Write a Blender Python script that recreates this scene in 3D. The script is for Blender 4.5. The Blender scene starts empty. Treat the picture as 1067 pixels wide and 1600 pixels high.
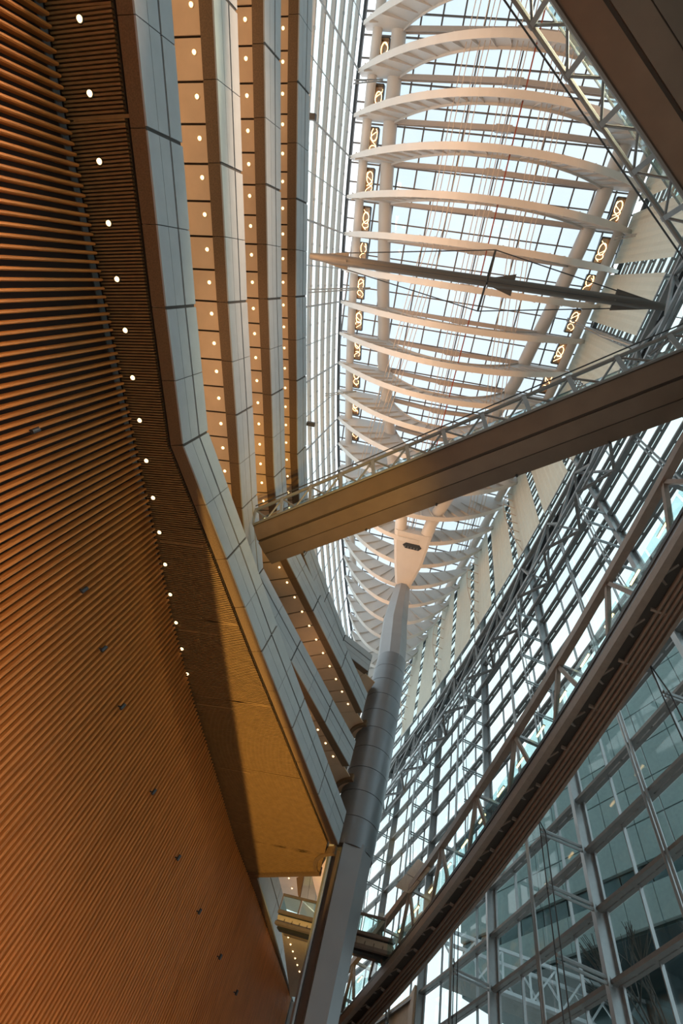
import bpy, bmesh, math, random
from mathutils import Vector, Matrix
random.seed(7)
S = bpy.context.scene
COL = S.collection
V = Vector

# ------------------------------------------------------------------ camera
cam_d = bpy.data.cameras.new('camera')
cam = bpy.data.objects.new('camera', cam_d); COL.objects.link(cam)
cam_d.sensor_fit = 'VERTICAL'; cam_d.sensor_height = 36.0
cam_d.lens = 738.0 / 1600.0 * 36.0
cam_d.clip_start = 0.1; cam_d.clip_end = 2000
RX = (0.9614999977784624, -0.22615696499366994, 0.15611143922489754)
RY = (-0.13082363947940615, -0.8762783128697619, -0.4637041014995295)
RZ = (0.24166698083391386, 0.42542842591789237, -0.8721282731316794)
cam.matrix_world = Matrix(((RX[0], RX[1], RX[2], 0), (RY[0], RY[1], RY[2], 0), (RZ[0], RZ[1], RZ[2], 0), (0, 0, 0, 1)))
S.camera = cam
FLOOR = -1.6

# ------------------------------------------------------------------ sky and exposure
S.view_settings.view_transform = 'Standard'; S.view_settings.look = 'None'
S.view_settings.gamma = 1.0; S.view_settings.use_curve_mapping = False
S.view_settings.exposure = 0.0
S.cycles.transparent_max_bounces = 40
S.cycles.max_bounces = 7; S.cycles.diffuse_bounces = 4
S.cycles.sample_clamp_indirect = 6.0
W = bpy.data.worlds.new('sky'); S.world = W; W.use_nodes = True
nt = W.node_tree; nt.nodes.clear()
wo = nt.nodes.new('ShaderNodeOutputWorld'); bg = nt.nodes.new('ShaderNodeBackground')
tc = nt.nodes.new('ShaderNodeTexCoord'); nz = nt.nodes.new('ShaderNodeTexNoise'); cr = nt.nodes.new('ShaderNodeValToRGB')
nz.inputs['Scale'].default_value = 3.5; nz.inputs['Detail'].default_value = 5
cr.color_ramp.elements[0].position = 0.35; cr.color_ramp.elements[0].color = (0.82, 0.92, 0.98, 1)
cr.color_ramp.elements[1].position = 0.62; cr.color_ramp.elements[1].color = (0.97, 0.99, 1.0, 1)
nt.links.new(tc.outputs['Generated'], nz.inputs['Vector']); nt.links.new(nz.outputs['Fac'], cr.inputs['Fac'])
nt.links.new(cr.outputs['Color'], bg.inputs['Color']); bg.inputs['Strength'].default_value = 1.6
nt.links.new(bg.outputs[0], wo.inputs[0])

# ------------------------------------------------------------------ lamps of the hall and added fill lights
def lamp(name, typ, loc, energy, color, target=None, **kw):
    d = bpy.data.lights.new(name, typ); d.energy = energy; d.color = color
    for k, v in kw.items(): setattr(d, k, v)
    o = bpy.data.objects.new(name, d); COL.objects.link(o); o.location = loc
    if target is not None:
        o.rotation_euler = (V(target) - V(loc)).to_track_quat('-Z', 'Y').to_euler()
    return o
WARM = (1.0, 0.46, 0.16)
AMBER = (1.0, 0.50, 0.16)
for k in range(-6, 13):                     # floodlights abreast of every roof rib, on the gallery roof and on the belt truss
    y = 0.66 + 3.53 * k; w = 15.3 - (y + 20) ** 2 / 565.0
    if k != 0: lamp('roof_floodlight', 'SPOT', (-12.9, y, 36.2) if y < 22 else (-w + 1.0, y, 44.0), 820, WARM, (0.5, y, 54), spot_size=math.radians(62), spot_blend=0.7, shadow_soft_size=0.2)
    lamp('roof_floodlight', 'SPOT', (w - 2.2, y, 43.2), 640, WARM, (-2.0, y, 55), spot_size=math.radians(70), spot_blend=0.7, shadow_soft_size=0.2)
UPLIGHT = V((-7.6, 22.0, -1.1))            # amber uplight at the foot of the timber wall
lamp('amber_uplight', 'SPOT', UPLIGHT, 21000, (1.0, 0.66, 0.20), (-5.5, 25.0, 17.5), spot_size=math.radians(100), spot_blend=0.25, shadow_soft_size=0.007)
o = lamp('timber_fill', 'AREA', (-1.9, 27.0, -1.3), 470, (1.0, 0.32, 0.02), (-12.0, 30.0, 3.0), shape='RECTANGLE', size=28.0, size_y=0.8)   # added orange fill for the lower timber wall
o = lamp('timber_fill', 'AREA', (6.5, -13.0, 25.2), 5400, (1.0, 0.66, 0.42), (-14.5, 0, 9), shape='RECTANGLE', size=5.0, size_y=1.0, spread=math.radians(100))      # added warm fill for the upper timber wall
o = lamp('floor_fill', 'AREA', (0.0, 8.0, FLOOR + 0.05), 560, (1.0, 0.84, 0.68), (0.0, 8.0, 30), shape='RECTANGLE', size=10.0, size_y=40.0)  # added fill at floor level to lift the undersides
o = lamp('window_washer', 'AREA', (-14.2, 6.0, 33.9), 6500, (1.0, 0.56, 0.28), (-14.9, 6.0, 50), shape='RECTANGLE', size=0.8, size_y=0.8); o.data.size = 50; o.data.size_y = 0.8
o.rotation_euler = (math.pi, 0, math.radians(90 - 3))
o = lamp('bridge_amber_fill', 'SPOT', (2.5, 3.0, -1.4), 26000, (1.0, 0.56, 0.09), (-4.6, 12.0, 22.8), spot_size=math.radians(29), spot_blend=1.0, shadow_soft_size=0.3)  # added spot, source unseen, for the amber end of the footbridge

# ------------------------------------------------------------------ materials
MATS = {}
def mat(name, col, rough=0.6, metal=0.0, var=0.0, scale=4.0, bump=0.0, spec=0.4, stretch=None, emit=None, estr=0.0, trans=0.0):
    m = bpy.data.materials.new(name); m.use_nodes = True
    n = m.node_tree.nodes; l = m.node_tree.links; b = n['Principled BSDF']
    b.inputs['Base Color'].default_value = (*col, 1); b.inputs['Roughness'].default_value = rough
    b.inputs['Metallic'].default_value = metal; b.inputs['Specular IOR Level'].default_value = spec
    if emit: b.inputs['Emission Color'].default_value = (*emit, 1); b.inputs['Emission Strength'].default_value = estr
    if var or bump:
        t = n.new('ShaderNodeTexCoord'); x = n.new('ShaderNodeTexNoise'); x.inputs['Scale'].default_value = scale
        x.inputs['Detail'].default_value = 6
        if stretch:
            mp = n.new('ShaderNodeMapping'); mp.inputs['Scale'].default_value = stretch
            l.new(t.outputs['Object'], mp.inputs[0]); l.new(mp.outputs[0], x.inputs['Vector'])
        else: l.new(t.outputs['Object'], x.inputs['Vector'])
        if var:
            r = n.new('ShaderNodeValToRGB')
            r.color_ramp.elements[0].position = 0.3; r.color_ramp.elements[1].position = 0.7
            r.color_ramp.elements[0].color = (*[c * (1 - var) for c in col], 1)
            r.color_ramp.elements[1].color = (*[min(1, c * (1 + var)) for c in col], 1)
            l.new(x.outputs['Fac'], r.inputs['Fac']); l.new(r.outputs['Color'], b.inputs['Base Color'])
        if bump:
            bp = n.new('ShaderNodeBump'); bp.inputs['Strength'].default_value = bump; bp.inputs['Distance'].default_value = 0.02
            l.new(x.outputs['Fac'], bp.inputs['Height']); l.new(bp.outputs[0], b.inputs['Normal'])
    if trans:
        o = n['Material Output']; tr = n.new('ShaderNodeBsdfTranslucent'); tr.inputs['Color'].default_value = (*col, 1)
        mx = n.new('ShaderNodeMixShader'); mx.inputs[0].default_value = trans
        l.new(b.outputs[0], mx.inputs[1]); l.new(tr.outputs[0], mx.inputs[2]); l.new(mx.outputs[0], o.inputs[0])
    MATS[name] = m; return m
def glass(name, tint, gloss=1.0):
    m = bpy.data.materials.new(name); m.use_nodes = True
    n = m.node_tree.nodes; l = m.node_tree.links; n.clear()
    o = n.new('ShaderNodeOutputMaterial'); mx = n.new('ShaderNodeMixShader'); t = n.new('ShaderNodeBsdfTransparent'); g = n.new('ShaderNodeBsdfGlossy')
    f = n.new('ShaderNodeLayerWeight'); pw = n.new('ShaderNodeMath'); pw.operation = 'POWER'; pw.inputs[1].default_value = 5.0
    mu = n.new('ShaderNodeMath'); mu.operation = 'MULTIPLY_ADD'; mu.inputs[1].default_value = 0.6 * gloss; mu.inputs[2].default_value = 0.03 * gloss
    t.inputs['Color'].default_value = (*tint, 1); g.inputs['Roughness'].default_value = 0.03
    l.new(f.outputs['Facing'], pw.inputs[0]); l.new(pw.outputs[0], mu.inputs[0]); l.new(mu.outputs[0], mx.inputs[0]); l.new(t.outputs[0], mx.inputs[1]); l.new(g.outputs[0], mx.inputs[2]); l.new(mx.outputs[0], o.inputs[0])
    MATS[name] = m; return m
def emitter(name, col, s):
    m = bpy.data.materials.new(name); m.use_nodes = True
    n = m.node_tree.nodes; l = m.node_tree.links; n.clear()
    o = n.new('ShaderNodeOutputMaterial'); e = n.new('ShaderNodeEmission'); e.inputs[0].default_value = (*col, 1); e.inputs[1].default_value = s
    l.new(e.outputs[0], o.inputs[0]); MATS[name] = m; return m

M_wood = mat('timber', (0.48, 0.18, 0.04), 0.5, var=0.22, scale=2.0, stretch=(6, 6, 0.35), bump=0.1)
M_woodback = mat('timber_backing', (0.03, 0.018, 0.013), 0.9)
M_rail = mat('head_rail', (0.16, 0.19, 0.21), 0.5, 0.3)
M_sofslat = mat('soffit_slat', (0.22, 0.125, 0.048), 0.55, var=0.12, scale=3)
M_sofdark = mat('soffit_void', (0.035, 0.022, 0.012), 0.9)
M_stone = mat('brown_stone', (0.145, 0.085, 0.042), 0.7, var=0.2, scale=18, bump=0.15)
M_fascia = mat('pale_grey_panel', (0.35, 0.375, 0.39), 0.55, var=0.05, scale=1.5, bump=0.03)
M_joint = mat('dark_joint', (0.06, 0.055, 0.05), 0.8)
M_soffit = mat('warm_soffit', (0.62, 0.44, 0.29), 0.6, var=0.06, scale=1.2)
M_concrete = mat('concrete', (0.38, 0.36, 0.33), 0.8, var=0.12, scale=2, bump=0.1)
M_white = mat('white_paint', (0.60, 0.575, 0.545), 0.45, var=0.03, scale=0.7)
M_beam = mat('beam_shaded_white', (0.48, 0.41, 0.36), 0.5, var=0.04)  # rib white with warm light and shade mixed into the colour
M_steel = mat('silver_steel', (0.33, 0.36, 0.38), 0.35, 0.55, var=0.05)
M_grey = mat('grey_paint', (0.21, 0.22, 0.225), 0.45, 0.3, var=0.06)
M_strut = mat('strut_paint', (0.12, 0.11, 0.10), 0.5, 0.2)
M_dark = mat('charcoal_steel', (0.06, 0.065, 0.07), 0.45, 0.4, var=0.08)
M_bronze = mat('bronze_panel', (0.17, 0.13, 0.10), 0.42, 0.35, var=0.08, scale=1.0)
M_bronzed = mat('bronze_shadow_gap', (0.055, 0.042, 0.033), 0.5, 0.3)
M_taupe = mat('taupe_steel', (0.26, 0.205, 0.17), 0.45, 0.3, var=0.08)
M_pipe = mat('taupe_pipe', (0.20, 0.15, 0.12), 0.4, 0.4, var=0.1)
M_column = mat('blue_grey_cladding', (0.20, 0.215, 0.235), 0.38, 0.5, var=0.05, scale=0.8)
M_column2 = mat('blue_grey_paint', (0.30, 0.32, 0.345), 0.42, 0.35, var=0.04, scale=0.8)
M_brownslot = mat('slot_lining', (0.12, 0.085, 0.07), 0.6)
M_fabric = mat('cream_fabric', (0.74, 0.73, 0.66), 0.9, var=0.04, scale=0.9, stretch=(0.4, 0.4, 3.0), trans=0.35)
M_cream = mat('cream_panel', (0.60, 0.50, 0.38), 0.6, var=0.07)
M_cable = mat('pale_cable', (0.60, 0.50, 0.41), 0.4, 0.3)
M_red = mat('rust_red_pipe', (0.30, 0.07, 0.03), 0.5)
M_roofbar = mat('glazing_bar', (0.16, 0.14, 0.125), 0.45, 0.3)
M_glass = glass('clear_glass', (0.95, 0.985, 0.98))
M_glassroof = glass('roof_glass', (0.77, 0.82, 0.85))
M_glasst = glass('teal_glass', (0.87, 0.955, 0.955))
M_glassr = glass('rail_glass', (0.80, 0.93, 0.93), 1.5)
M_bulb = emitter('lamp_bulb', (1.0, 0.70, 0.34), 3.2)
M_tube = emitter('tube_lamp', (1.0, 0.62, 0.26), 7)
M_ring = emitter('ring_lamp', (1.0, 0.62, 0.28), 6)
M_mirror = mat('bronze_mirror', (0.62, 0.45, 0.32), 0.12, 0.95, var=0.25, scale=1.6, bump=0.5)
M_floor = mat('granite_floor', (0.48, 0.46, 0.43), 0.45, var=0.12, scale=6)
M_out = mat('facade_panel', (0.34, 0.40, 0.41), 0.7, var=0.06)
M_outdark = mat('facade_window', (0.05, 0.08, 0.09), 0.15, 0.2)
M_pave = mat('paving', (0.30, 0.31, 0.30), 0.8, var=0.1)

# ------------------------------------------------------------------ mesh helpers
class MB:
    def __init__(s): s.v = []; s.f = []
    def add(s, vs, fs):
        b = len(s.v); s.v += [V(p) for p in vs]; s.f += [tuple(b + i for i in f) for f in fs]; return s
    def hexa(s, a, b):      # two quads a (bottom loop) and b (top loop)
        return s.add(list(a) + list(b), [(3, 2, 1, 0), (4, 5, 6, 7), (0, 1, 5, 4), (1, 2, 6, 5), (2, 3, 7, 6), (3, 0, 4, 7)])
    def box(s, x0, x1, y0, y1, z0, z1):
        return s.hexa([(x0, y0, z0), (x1, y0, z0), (x1, y1, z0), (x0, y1, z0)], [(x0, y0, z1), (x1, y0, z1), (x1, y1, z1), (x0, y1, z1)])
    def bar(s, p, q, w, h, up=(0, 0, 1)):   # rectangular bar centred on pq: w sideways, h along up
        p = V(p); q = V(q); d = (q - p).normalized(); u = V(up)
        if abs(d.dot(u)) > 0.98: u = V((1, 0, 0))
        sd = d.cross(u).normalized(); u = sd.cross(d).normalized()
        o = [(-w / 2, -h / 2), (w / 2, -h / 2), (w / 2, h / 2), (-w / 2, h / 2)]
        return s.hexa([p + sd * a + u * b for a, b in o], [q + sd * a + u * b for a, b in o])
    def tube(s, p, q, r, n=8, r2=None):
        return s.path([p, q], r, n, r2)
    def path(s, pts, r, n=8, r2=None):
        pts = [V(p) for p in pts]; b = len(s.v); m = len(pts)
        for i, p in enumerate(pts):
            d = (pts[min(i + 1, m - 1)] - pts[max(i - 1, 0)]).normalized()
            u = V((0, 0, 1)) if abs(d.z) < 0.95 else V((1, 0, 0))
            a = d.cross(u).normalized(); c = d.cross(a)
            rr = r if r2 is None else r + (r2 - r) * i / (m - 1)
            for k in range(n):
                t = 2 * math.pi * k / n; s.v.append(p + (a * math.cos(t) + c * math.sin(t)) * rr)
        for i in range(m - 1):
            for k in range(n):
                s.f.append((b + i * n + k, b + i * n + (k + 1) % n, b + (i + 1) * n + (k + 1) % n, b + (i + 1) * n + k))
        s.f.append(tuple(b + k for k in range(n))[::-1]); s.f.append(tuple(b + (m - 1) * n + k for k in range(n)))
        return s
    def prism(s, poly, z0, z1):
        n = len(poly)
        return s.add([(x, y, z0) for x, y in poly] + [(x, y, z1) for x, y in poly],
                     [tuple(range(n))[::-1], tuple(range(n, 2 * n))] + [(i, (i + 1) % n, n + (i + 1) % n, n + i) for i in range(n)])
    def loft(s, rings, cap=True):
        n = len(rings[0]); b = len(s.v)
        for r in rings: s.v += [V(p) for p in r]
        for i in range(len(rings) - 1):
            for k in range(n): s.f.append((b + i * n + k, b + i * n + (k + 1) % n, b + (i + 1) * n + (k + 1) % n, b + (i + 1) * n + k))
        if cap:
            s.f.append(tuple(b + k for k in range(n))[::-1]); s.f.append(tuple(b + (len(rings) - 1) * n + k for k in range(n)))
        return s
    def strip(s, pts, prof):    # sweep a closed profile [(side, up)] along a plan polyline; side is to the right of travel
        n = len(prof); rings = []
        for i, p in enumerate(pts):
            p = V(p); d0 = (V(pts[i]) - V(pts[i - 1])) if i else (V(pts[1]) - V(pts[0]))
            d1 = (V(pts[i + 1]) - V(pts[i])) if i + 1 < len(pts) else d0
            d0 = V((d0.x, d0.y, 0)).normalized(); d1 = V((d1.x, d1.y, 0)).normalized(); d = (d0 + d1).normalized()
            k = 1 / max(0.4, d.dot(d0)); r = V((d.y, -d.x, 0)) * k
            rings.append([p + r * a + V((0, 0, b)) for a, b in prof])
        return s.loft(rings)
    def build(s, name, m, parent=None, smooth=False, kind=None, label=None, cat=None, group=None):
        me = bpy.data.meshes.new(name); base = V((0, 0, 0))
        if parent is not None: base = V(parent['_w']) if '_w' in parent else V((0, 0, 0))
        if parent is None and s.v:
            lo = V([min(p[i] for p in s.v) for i in range(3)]); hi = V([max(p[i] for p in s.v) for i in range(3)])
            base = V(((lo.x + hi.x) / 2, (lo.y + hi.y) / 2, lo.z))
        me.from_pydata([p - base for p in s.v], [], s.f); me.validate()
        bm = bmesh.new(); bm.from_mesh(me); bmesh.ops.recalc_face_normals(bm, faces=bm.faces); bm.to_mesh(me); bm.free()
        me.materials.append(m)
        if smooth:
            for p in me.polygons: p.use_smooth = True
            try: me.set_sharp_from_angle(angle=math.radians(40))
            except Exception: pass
        o = bpy.data.objects.new(name, me); COL.objects.link(o)
        if parent is None: o.location = base; ALLW.append(o)
        else: o.parent = parent; ALLW.append(o)
        o['_w'] = tuple(base)
        if kind: o['kind'] = kind
        if label: o['label'] = label
        if cat: o['category'] = cat
        if group: o['group'] = group
        return o
ALLW = []
def root(name, loc, label=None, cat=None, group=None, kind=None):
    o = bpy.data.objects.new(name, None); COL.objects.link(o); o.location = loc; o['_w'] = tuple(loc); ALLW.append(o)
    o.empty_display_size = 0.3
    if label: o['label'] = label
    if cat: o['category'] = cat
    if group: o['group'] = group
    if kind: o['kind'] = kind
    return o
ORD = ['first', 'second', 'third', 'fourth', 'fifth', 'sixth', 'seventh', 'eighth', 'ninth', 'tenth', 'eleventh', 'twelfth', 'thirteenth', 'fourteenth', 'fifteenth', 'sixteenth', 'seventeenth', 'eighteenth', 'nineteenth', 'twentieth']
def nth(i):
    if i < 20: return ORD[i]
    t = ['twenty', 'thirty', 'forty', 'fifty'][(i + 1) // 10 - 2]; u = (i + 1) % 10
    return (t[:-1] + 'ieth') if u == 0 else t + '-' + ORD[u - 1]
def lerp(a, b, t): return a + (b - a) * t
def tab(T, y):
    if y <= T[0][0]: return T[0][1] + (T[1][1] - T[0][1]) / (T[1][0] - T[0][0]) * (y - T[0][0])
    for (a, b), (c, d) in zip(T, T[1:]):
        if y <= c: return b + (d - b) * (y - a) / (c - a)
    (a, b), (c, d) = T[-2:]; return d + (d - b) / (c - a) * (y - c)
def offset(pts, d):         # plan polyline moved to the left of travel by d (mitred)
    out = []
    for i, p in enumerate(pts):
        p = V((p[0], p[1])); d0 = (V(pts[i][:2]) - V(pts[i - 1][:2])) if i else (V(pts[1][:2]) - V(pts[0][:2]))
        d1 = (V(pts[i + 1][:2]) - V(pts[i][:2])) if i + 1 < len(pts) else d0
        d0.normalize(); d1.normalize(); m = (d0 + d1).normalized(); k = d / max(0.4, m.dot(d0))
        out.append((p.x - m.y * k, p.y + m.x * k))
    return out
def along(pts, step, start=0.0):    # points every step along a plan polyline, with direction
    out = []; acc = start
    for a, b in zip(pts, pts[1:]):
        a = V(a[:2]); b = V(b[:2]); L = (b - a).length; d = (b - a) / L
        while acc <= L: out.append((a + d * acc, d)); acc += step
        acc -= L
    return out
AX = -0.45
def hw(y): return 15.3 - (y + 20) ** 2 / 565.0                 # half width of the hull at the rib tips
def XR(y, off=0.0): return 15.05 + off - (y + 20) ** 2 / 579.0   # right glass wall line
def XL(y): return AX - hw(y) - 0.45                             # left glass wall line
TIMBER = [(-15.7, -20), (-15.4, -14), (-14.95, -8.5), (-14.68, -5.82), (-14.31, -2.83), (-14.05, -1.1), (-12.66, 8.45), (-12.04, 12.29), (-11.26, 17.84), (-10.17, 23.46), (-8.83, 29.11), (-7.13, 36.7), (-5.35, 42.67), (-2.73, 52.44), (-1.03, 58.81)]

# ------------------------------------------------------------------ floor, ends
MB().box(-26, 18, -40, 75, FLOOR - 0.3, FLOOR).build('floor', M_floor, kind='structure')
MB().box(-26, 18, -40.4, -40, FLOOR, 63).build('wall_back', M_concrete, kind='structure')  # opaque end added to keep sky light out of the cut-off hall
MB().box(-26, -17.2, -40, 75, FLOOR, 33.5).build('wall_left_core', M_concrete, kind='structure')

# ------------------------------------------------------------------ timber wall (vertical battens)
wl = root('wall_left', (-10.0, 20.0, FLOOR), kind='structure')
back = offset(TIMBER, 0.34)
MB().strip([(x, y, 0) for x, y in back], [(0, FLOOR), (-0.3, FLOOR), (-0.3, 17.6), (0, 17.6)]).build('backing_board', M_woodback, wl)
MB().strip([(x, y, 0) for x, y in offset(TIMBER, 0.29)], [(0.0, 17.2), (-0.06, 17.2), (-0.06, 17.5), (0.0, 17.5)]).build('head_rail', M_rail, wl)
bat = along(TIMBER, 0.30, 6.0)
def batten(p, d):
    n = V((-d.y, d.x)); b = MB(); q = []
    prof = [(-0.055, 0.30), (0.055, 0.30), (0.055, 0.05), (0.025, 0.0), (-0.025, 0.0), (-0.055, 0.05)]
    for a, c in prof: q.append((p.x + d.x * a + n.x * c, p.y + d.y * a + n.y * c))
    return b.prism(q, FLOOR, 17.36)
for p, d in bat[:298]: batten(p, d).build('batten', M_wood, wl)
if len(bat) > 298:
    r = MB()
    for p, d in bat[298:]:
        x = batten(p, d); r.add(x.v, x.f)
    r.build('far_battens', M_wood, wl, kind='stuff')
e0, e1 = TIMBER[-1], (-0.9, 62.0)
MB().bar((e0[0] - 0.25, e0[1] + 0.1, FLOOR), (e0[0] - 0.25, e0[1] + 0.1, 17.4), 0.6, 0.25, (0, 1, 0)).build('end_post', M_rail, wl)
SPOTS = [(-12.98, 6.24, 12.3), (-12.01, 12.52, 12.3), (-11.58, 15.54, 12.4), (-11.05, 18.91, 12.45), (-9.86, 24.75, 12.5), (-8.62, 30.06, 12.45), (-7.42, 35.43, 12.5), (-6.01, 40.45, 12.5), (-4.74, 44.96, 12.5)]
for i, (x, y, z) in enumerate(SPOTS):
    r = root('wall_spotlight', (x, y, z), 'small dark spotlight clipped between the timber battens, %s from the upper left' % nth(i), 'spotlight', 'spotlights on the timber wall')
    MB().tube((x, y, z), (x + 0.22, y - 0.03, z - 0.02), 0.035, 6).build('arm', M_dark, r)
    MB().tube((x + 0.2, y - 0.03, z - 0.12), (x + 0.24, y - 0.06, z + 0.14), 0.085, 10).build('lamp_head', M_dark, r, smooth=True)

# ------------------------------------------------------------------ galleries on the left
MAIN = [(-12.5, -19.6), (-12.3, -14.1), (-11.93, -8.55), (-11.5, -3.05), (-11.04, 2.42), (-10.47, 7.88)]
M2 = [(-9.92, 13.4), (-9.2, 18.8)]
F1 = MAIN + [(-8.3, 13.2), (-6.22, 18.45), (-4.08, 23.54), (-1.95, 28.7), (-0.06, 33.2)]
F2 = MAIN + M2 + [(-6.0, 24.1), (-3.0, 29.0), (-0.6, 32.85)]
F3 = MAIN + [M2[0], (-9.15, 18.6), (-6.05, 23.75), (-3.1, 28.7), (-0.65, 33.0)]
F4 = MAIN + M2 + [(-8.5, 22.4), (-6.3, 27.0), (-4.1, 31.5), (-1.1, 33.2)]
LEV = [(17.5, 2.18, F1, 'lowest'), (22.8, 2.12, F2, 'second'), (27.9, 2.1, F3, 'third'), (32.8, 2.15, F4, 'top')]
GAL = []
for li, (zb, h, front, nm) in enumerate(LEV):
    g = root('gallery', (front[0][0], front[0][1], zb),
             ['lowest gallery balcony with pale grey panelled front above the timber wall', 'second gallery balcony up, pale grey front and warm lit soffit',
              'third gallery balcony up, narrow pale grey front and warm lit soffit', 'topmost gallery balcony, pale grey front beside the left glass wall'][li],
             'balcony', 'stacked gallery balconies on the left')
    GAL.append(g)
    # slab body: floor behind the parapet and solid core of the parapet
    lp = offset(front, 0.16); bk = [(-17.1, front[0][1])]; endx = front[-1]
    poly = lp + [(-0.9, 37.3), (-5.7, 40.7), (-17.1, 40.7)] + bk
    MB().prism(poly, zb + 0.45, zb + 0.95).build('floor_slab', M_concrete, g)
    core = offset(front, 0.06); inn = offset(front, 0.30)
    c = MB()
    for i in range(len(front) - 1):
        a, b, e, f = core[i], core[i + 1], inn[i + 1], inn[i]
        c.hexa([(*a, zb + 0.05), (*b, zb + 0.05), (*e, zb + 0.05), (*f, zb + 0.05)], [(*a, zb + h - 0.03), (*b, zb + h - 0.03), (*e, zb + h - 0.03), (*f, zb + h - 0.03)])
    c.build('parapet_core', M_joint, g)
    # facing panels, edge stones
    inn2 = offset(front, 0.64)
    for i in range(len(front) - 1):
        a, b = V(front[i]), V(front[i + 1]); L = (b - a).length; d = (b - a) / L; n = V((-d.y, d.x)); k = max(1, round(L / 2.75))
        for j in range(k):
            g0 = 0.06 if j == 0 else 0.016; g1 = 0.06 if j == k - 1 else 0.016
            s0 = L * j / k + g0; s1 = L * (j + 1) / k - g1
            if s1 - s0 < 0.1: continue
            p, q = a + d * s0, a + d * s1
            for z0, z1 in ((0.0, 0.305 * h), (0.305 * h + 0.022, 0.595 * h), (0.645 * h, h)):
                m = MB(); m.hexa([(p.x, p.y, zb + z0), (q.x, q.y, zb + z0), (q.x + n.x * 0.07, q.y + n.y * 0.07, zb + z0), (p.x + n.x * 0.07, p.y + n.y * 0.07, zb + z0)],
                                 [(p.x, p.y, zb + z1), (q.x, q.y, zb + z1), (q.x + n.x * 0.07, q.y + n.y * 0.07, zb + z1), (p.x + n.x * 0.07, p.y + n.y * 0.07, zb + z1)])
                m.build('facing_panel', M_fascia, g)
            A, B = V(inn2[i]), V(inn2[i + 1])
            f0, f1 = j / k + 0.012 / L, (j + 1) / k - 0.012 / L
            p0, p1 = a.lerp(b, f0) + n * 0.075, a.lerp(b, f1) + n * 0.075; q0, q1 = A.lerp(B, f0), A.lerp(B, f1)
            MB().hexa([(*p0, zb + 0.01), (*p1, zb + 0.01), (*q1, zb + 0.01), (*q0, zb + 0.01)], [(*p0, zb + 0.3), (*p1, zb + 0.3), (*q1, zb + 0.3), (*q0, zb + 0.3)]).build('edge_stone', M_stone, g)
    # soffit
    if li == 0:
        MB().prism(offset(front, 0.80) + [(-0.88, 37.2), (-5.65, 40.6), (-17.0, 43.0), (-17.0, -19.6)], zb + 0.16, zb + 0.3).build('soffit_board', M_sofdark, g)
        lim = offset(front, 0.82) + [(-0.88, 37.2), (-5.65, 40.6), (-6.3, 41.0)]
        sl = MB()
        for p, d in along(TIMBER, 0.115, 8.0):
            n = V((d.y, -d.x)); best = None
            o = p - n * 0.25
            for a, b in zip(lim, lim[1:]):
                a = V(a); b = V(b); e = b - a; den = n.x * e.y - n.y * e.x
                if abs(den) < 1e-6: continue
                w = a - o; t = (w.x * e.y - w.y * e.x) / den; u = (w.x * n.y - w.y * n.x) / den
                if t > 0.2 and -1e-6 <= u <= 1.0 and (best is None or t < best): best = t
            if best is None: continue
            q = o + n * (best - 0.02)
            sl.bar((o.x, o.y, zb + 0.10), (q.x, q.y, zb + 0.10), 0.062, 0.12)
        sl.build('soffit_slats', M_sofslat, g, kind='stuff')
        for ys in (-3.05, 13.4, 18.6, 24, 29.5, 35):
            for p, d in along(TIMBER, 0.5, 0.0):
                if abs(p.y - ys) < 0.26:
                    n = V((d.y, -d.x)); q = p + n * 2.35
                    MB().bar((p.x, p.y, zb + 0.05), (q.x, q.y, zb + 0.05), 0.10, 0.04).build('cross_trim', M_sofslat, g); break
        MB().box(-7.0, -5.4, 40.3, 42.4, zb - 0.02, zb + 1.2).build('corner_block', M_stone, g)
        MB().bar((-0.86, 37.2, zb + 0.02), (-5.75, 40.66, zb + 0.02), 0.25, 0.3).build('end_trim', M_stone, g)
    else:
        in1 = offset(front, 0.71); in2 = offset(front, 4.2)
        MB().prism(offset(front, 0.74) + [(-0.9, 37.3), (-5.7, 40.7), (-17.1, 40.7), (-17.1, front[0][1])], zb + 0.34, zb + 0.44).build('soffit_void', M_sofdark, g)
        acc = 0.0
        for i in range(len(front) - 1):
            a, b = V(in1[i]), V(in1[i + 1]); A, B = V(in2[i]), V(in2[i + 1]); L = (V(front[i + 1]) - V(front[i])).length
            k = max(1, round(L / 1.39))
            for j in range(k):
                f0, f1 = j / k + 0.008, (j + 1) / k - 0.008
                p0, p1, q1, q0 = a.lerp(b, f0), a.lerp(b, f1), A.lerp(B, f1), A.lerp(B, f0)
                MB().hexa([(*p0, zb + 0.22), (*p1, zb + 0.22), (*q1, zb + 0.22), (*q0, zb + 0.22)], [(*p0, zb + 0.3), (*p1, zb + 0.3), (*q1, zb + 0.3), (*q0, zb + 0.3)]).build('soffit_panel', M_soffit, g)
                if i < 6:
                    c0, c1, d1, d0 = p0.lerp(q0, 0.16), p1.lerp(q1, 0.16), p1.lerp(q1, 0.36), p0.lerp(q0, 0.36)
                    c0, c1 = c0.lerp(c1, 0.15), c0.lerp(c1, 0.85); d0, d1 = d0.lerp(d1, 0.15), d0.lerp(d1, 0.85)
        # back part of the soffit beyond the panels
        MB().prism([(-17.05, front[0][1])] + [q for q in in2 if q[0] > -17.0] + [(-1.0, 37.2), (-5.7, 40.6), (-17.05, 40.6)], zb + 0.24, zb + 0.3).build('rear_soffit', M_soffit, g)
        MB().prism([in1[-1], in2[-1], (-5.7, 40.6), (-1.0, 37.2), (-0.3, 34.6)], zb + 0.225, zb + 0.3).build('end_soffit', M_soffit, g)
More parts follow.
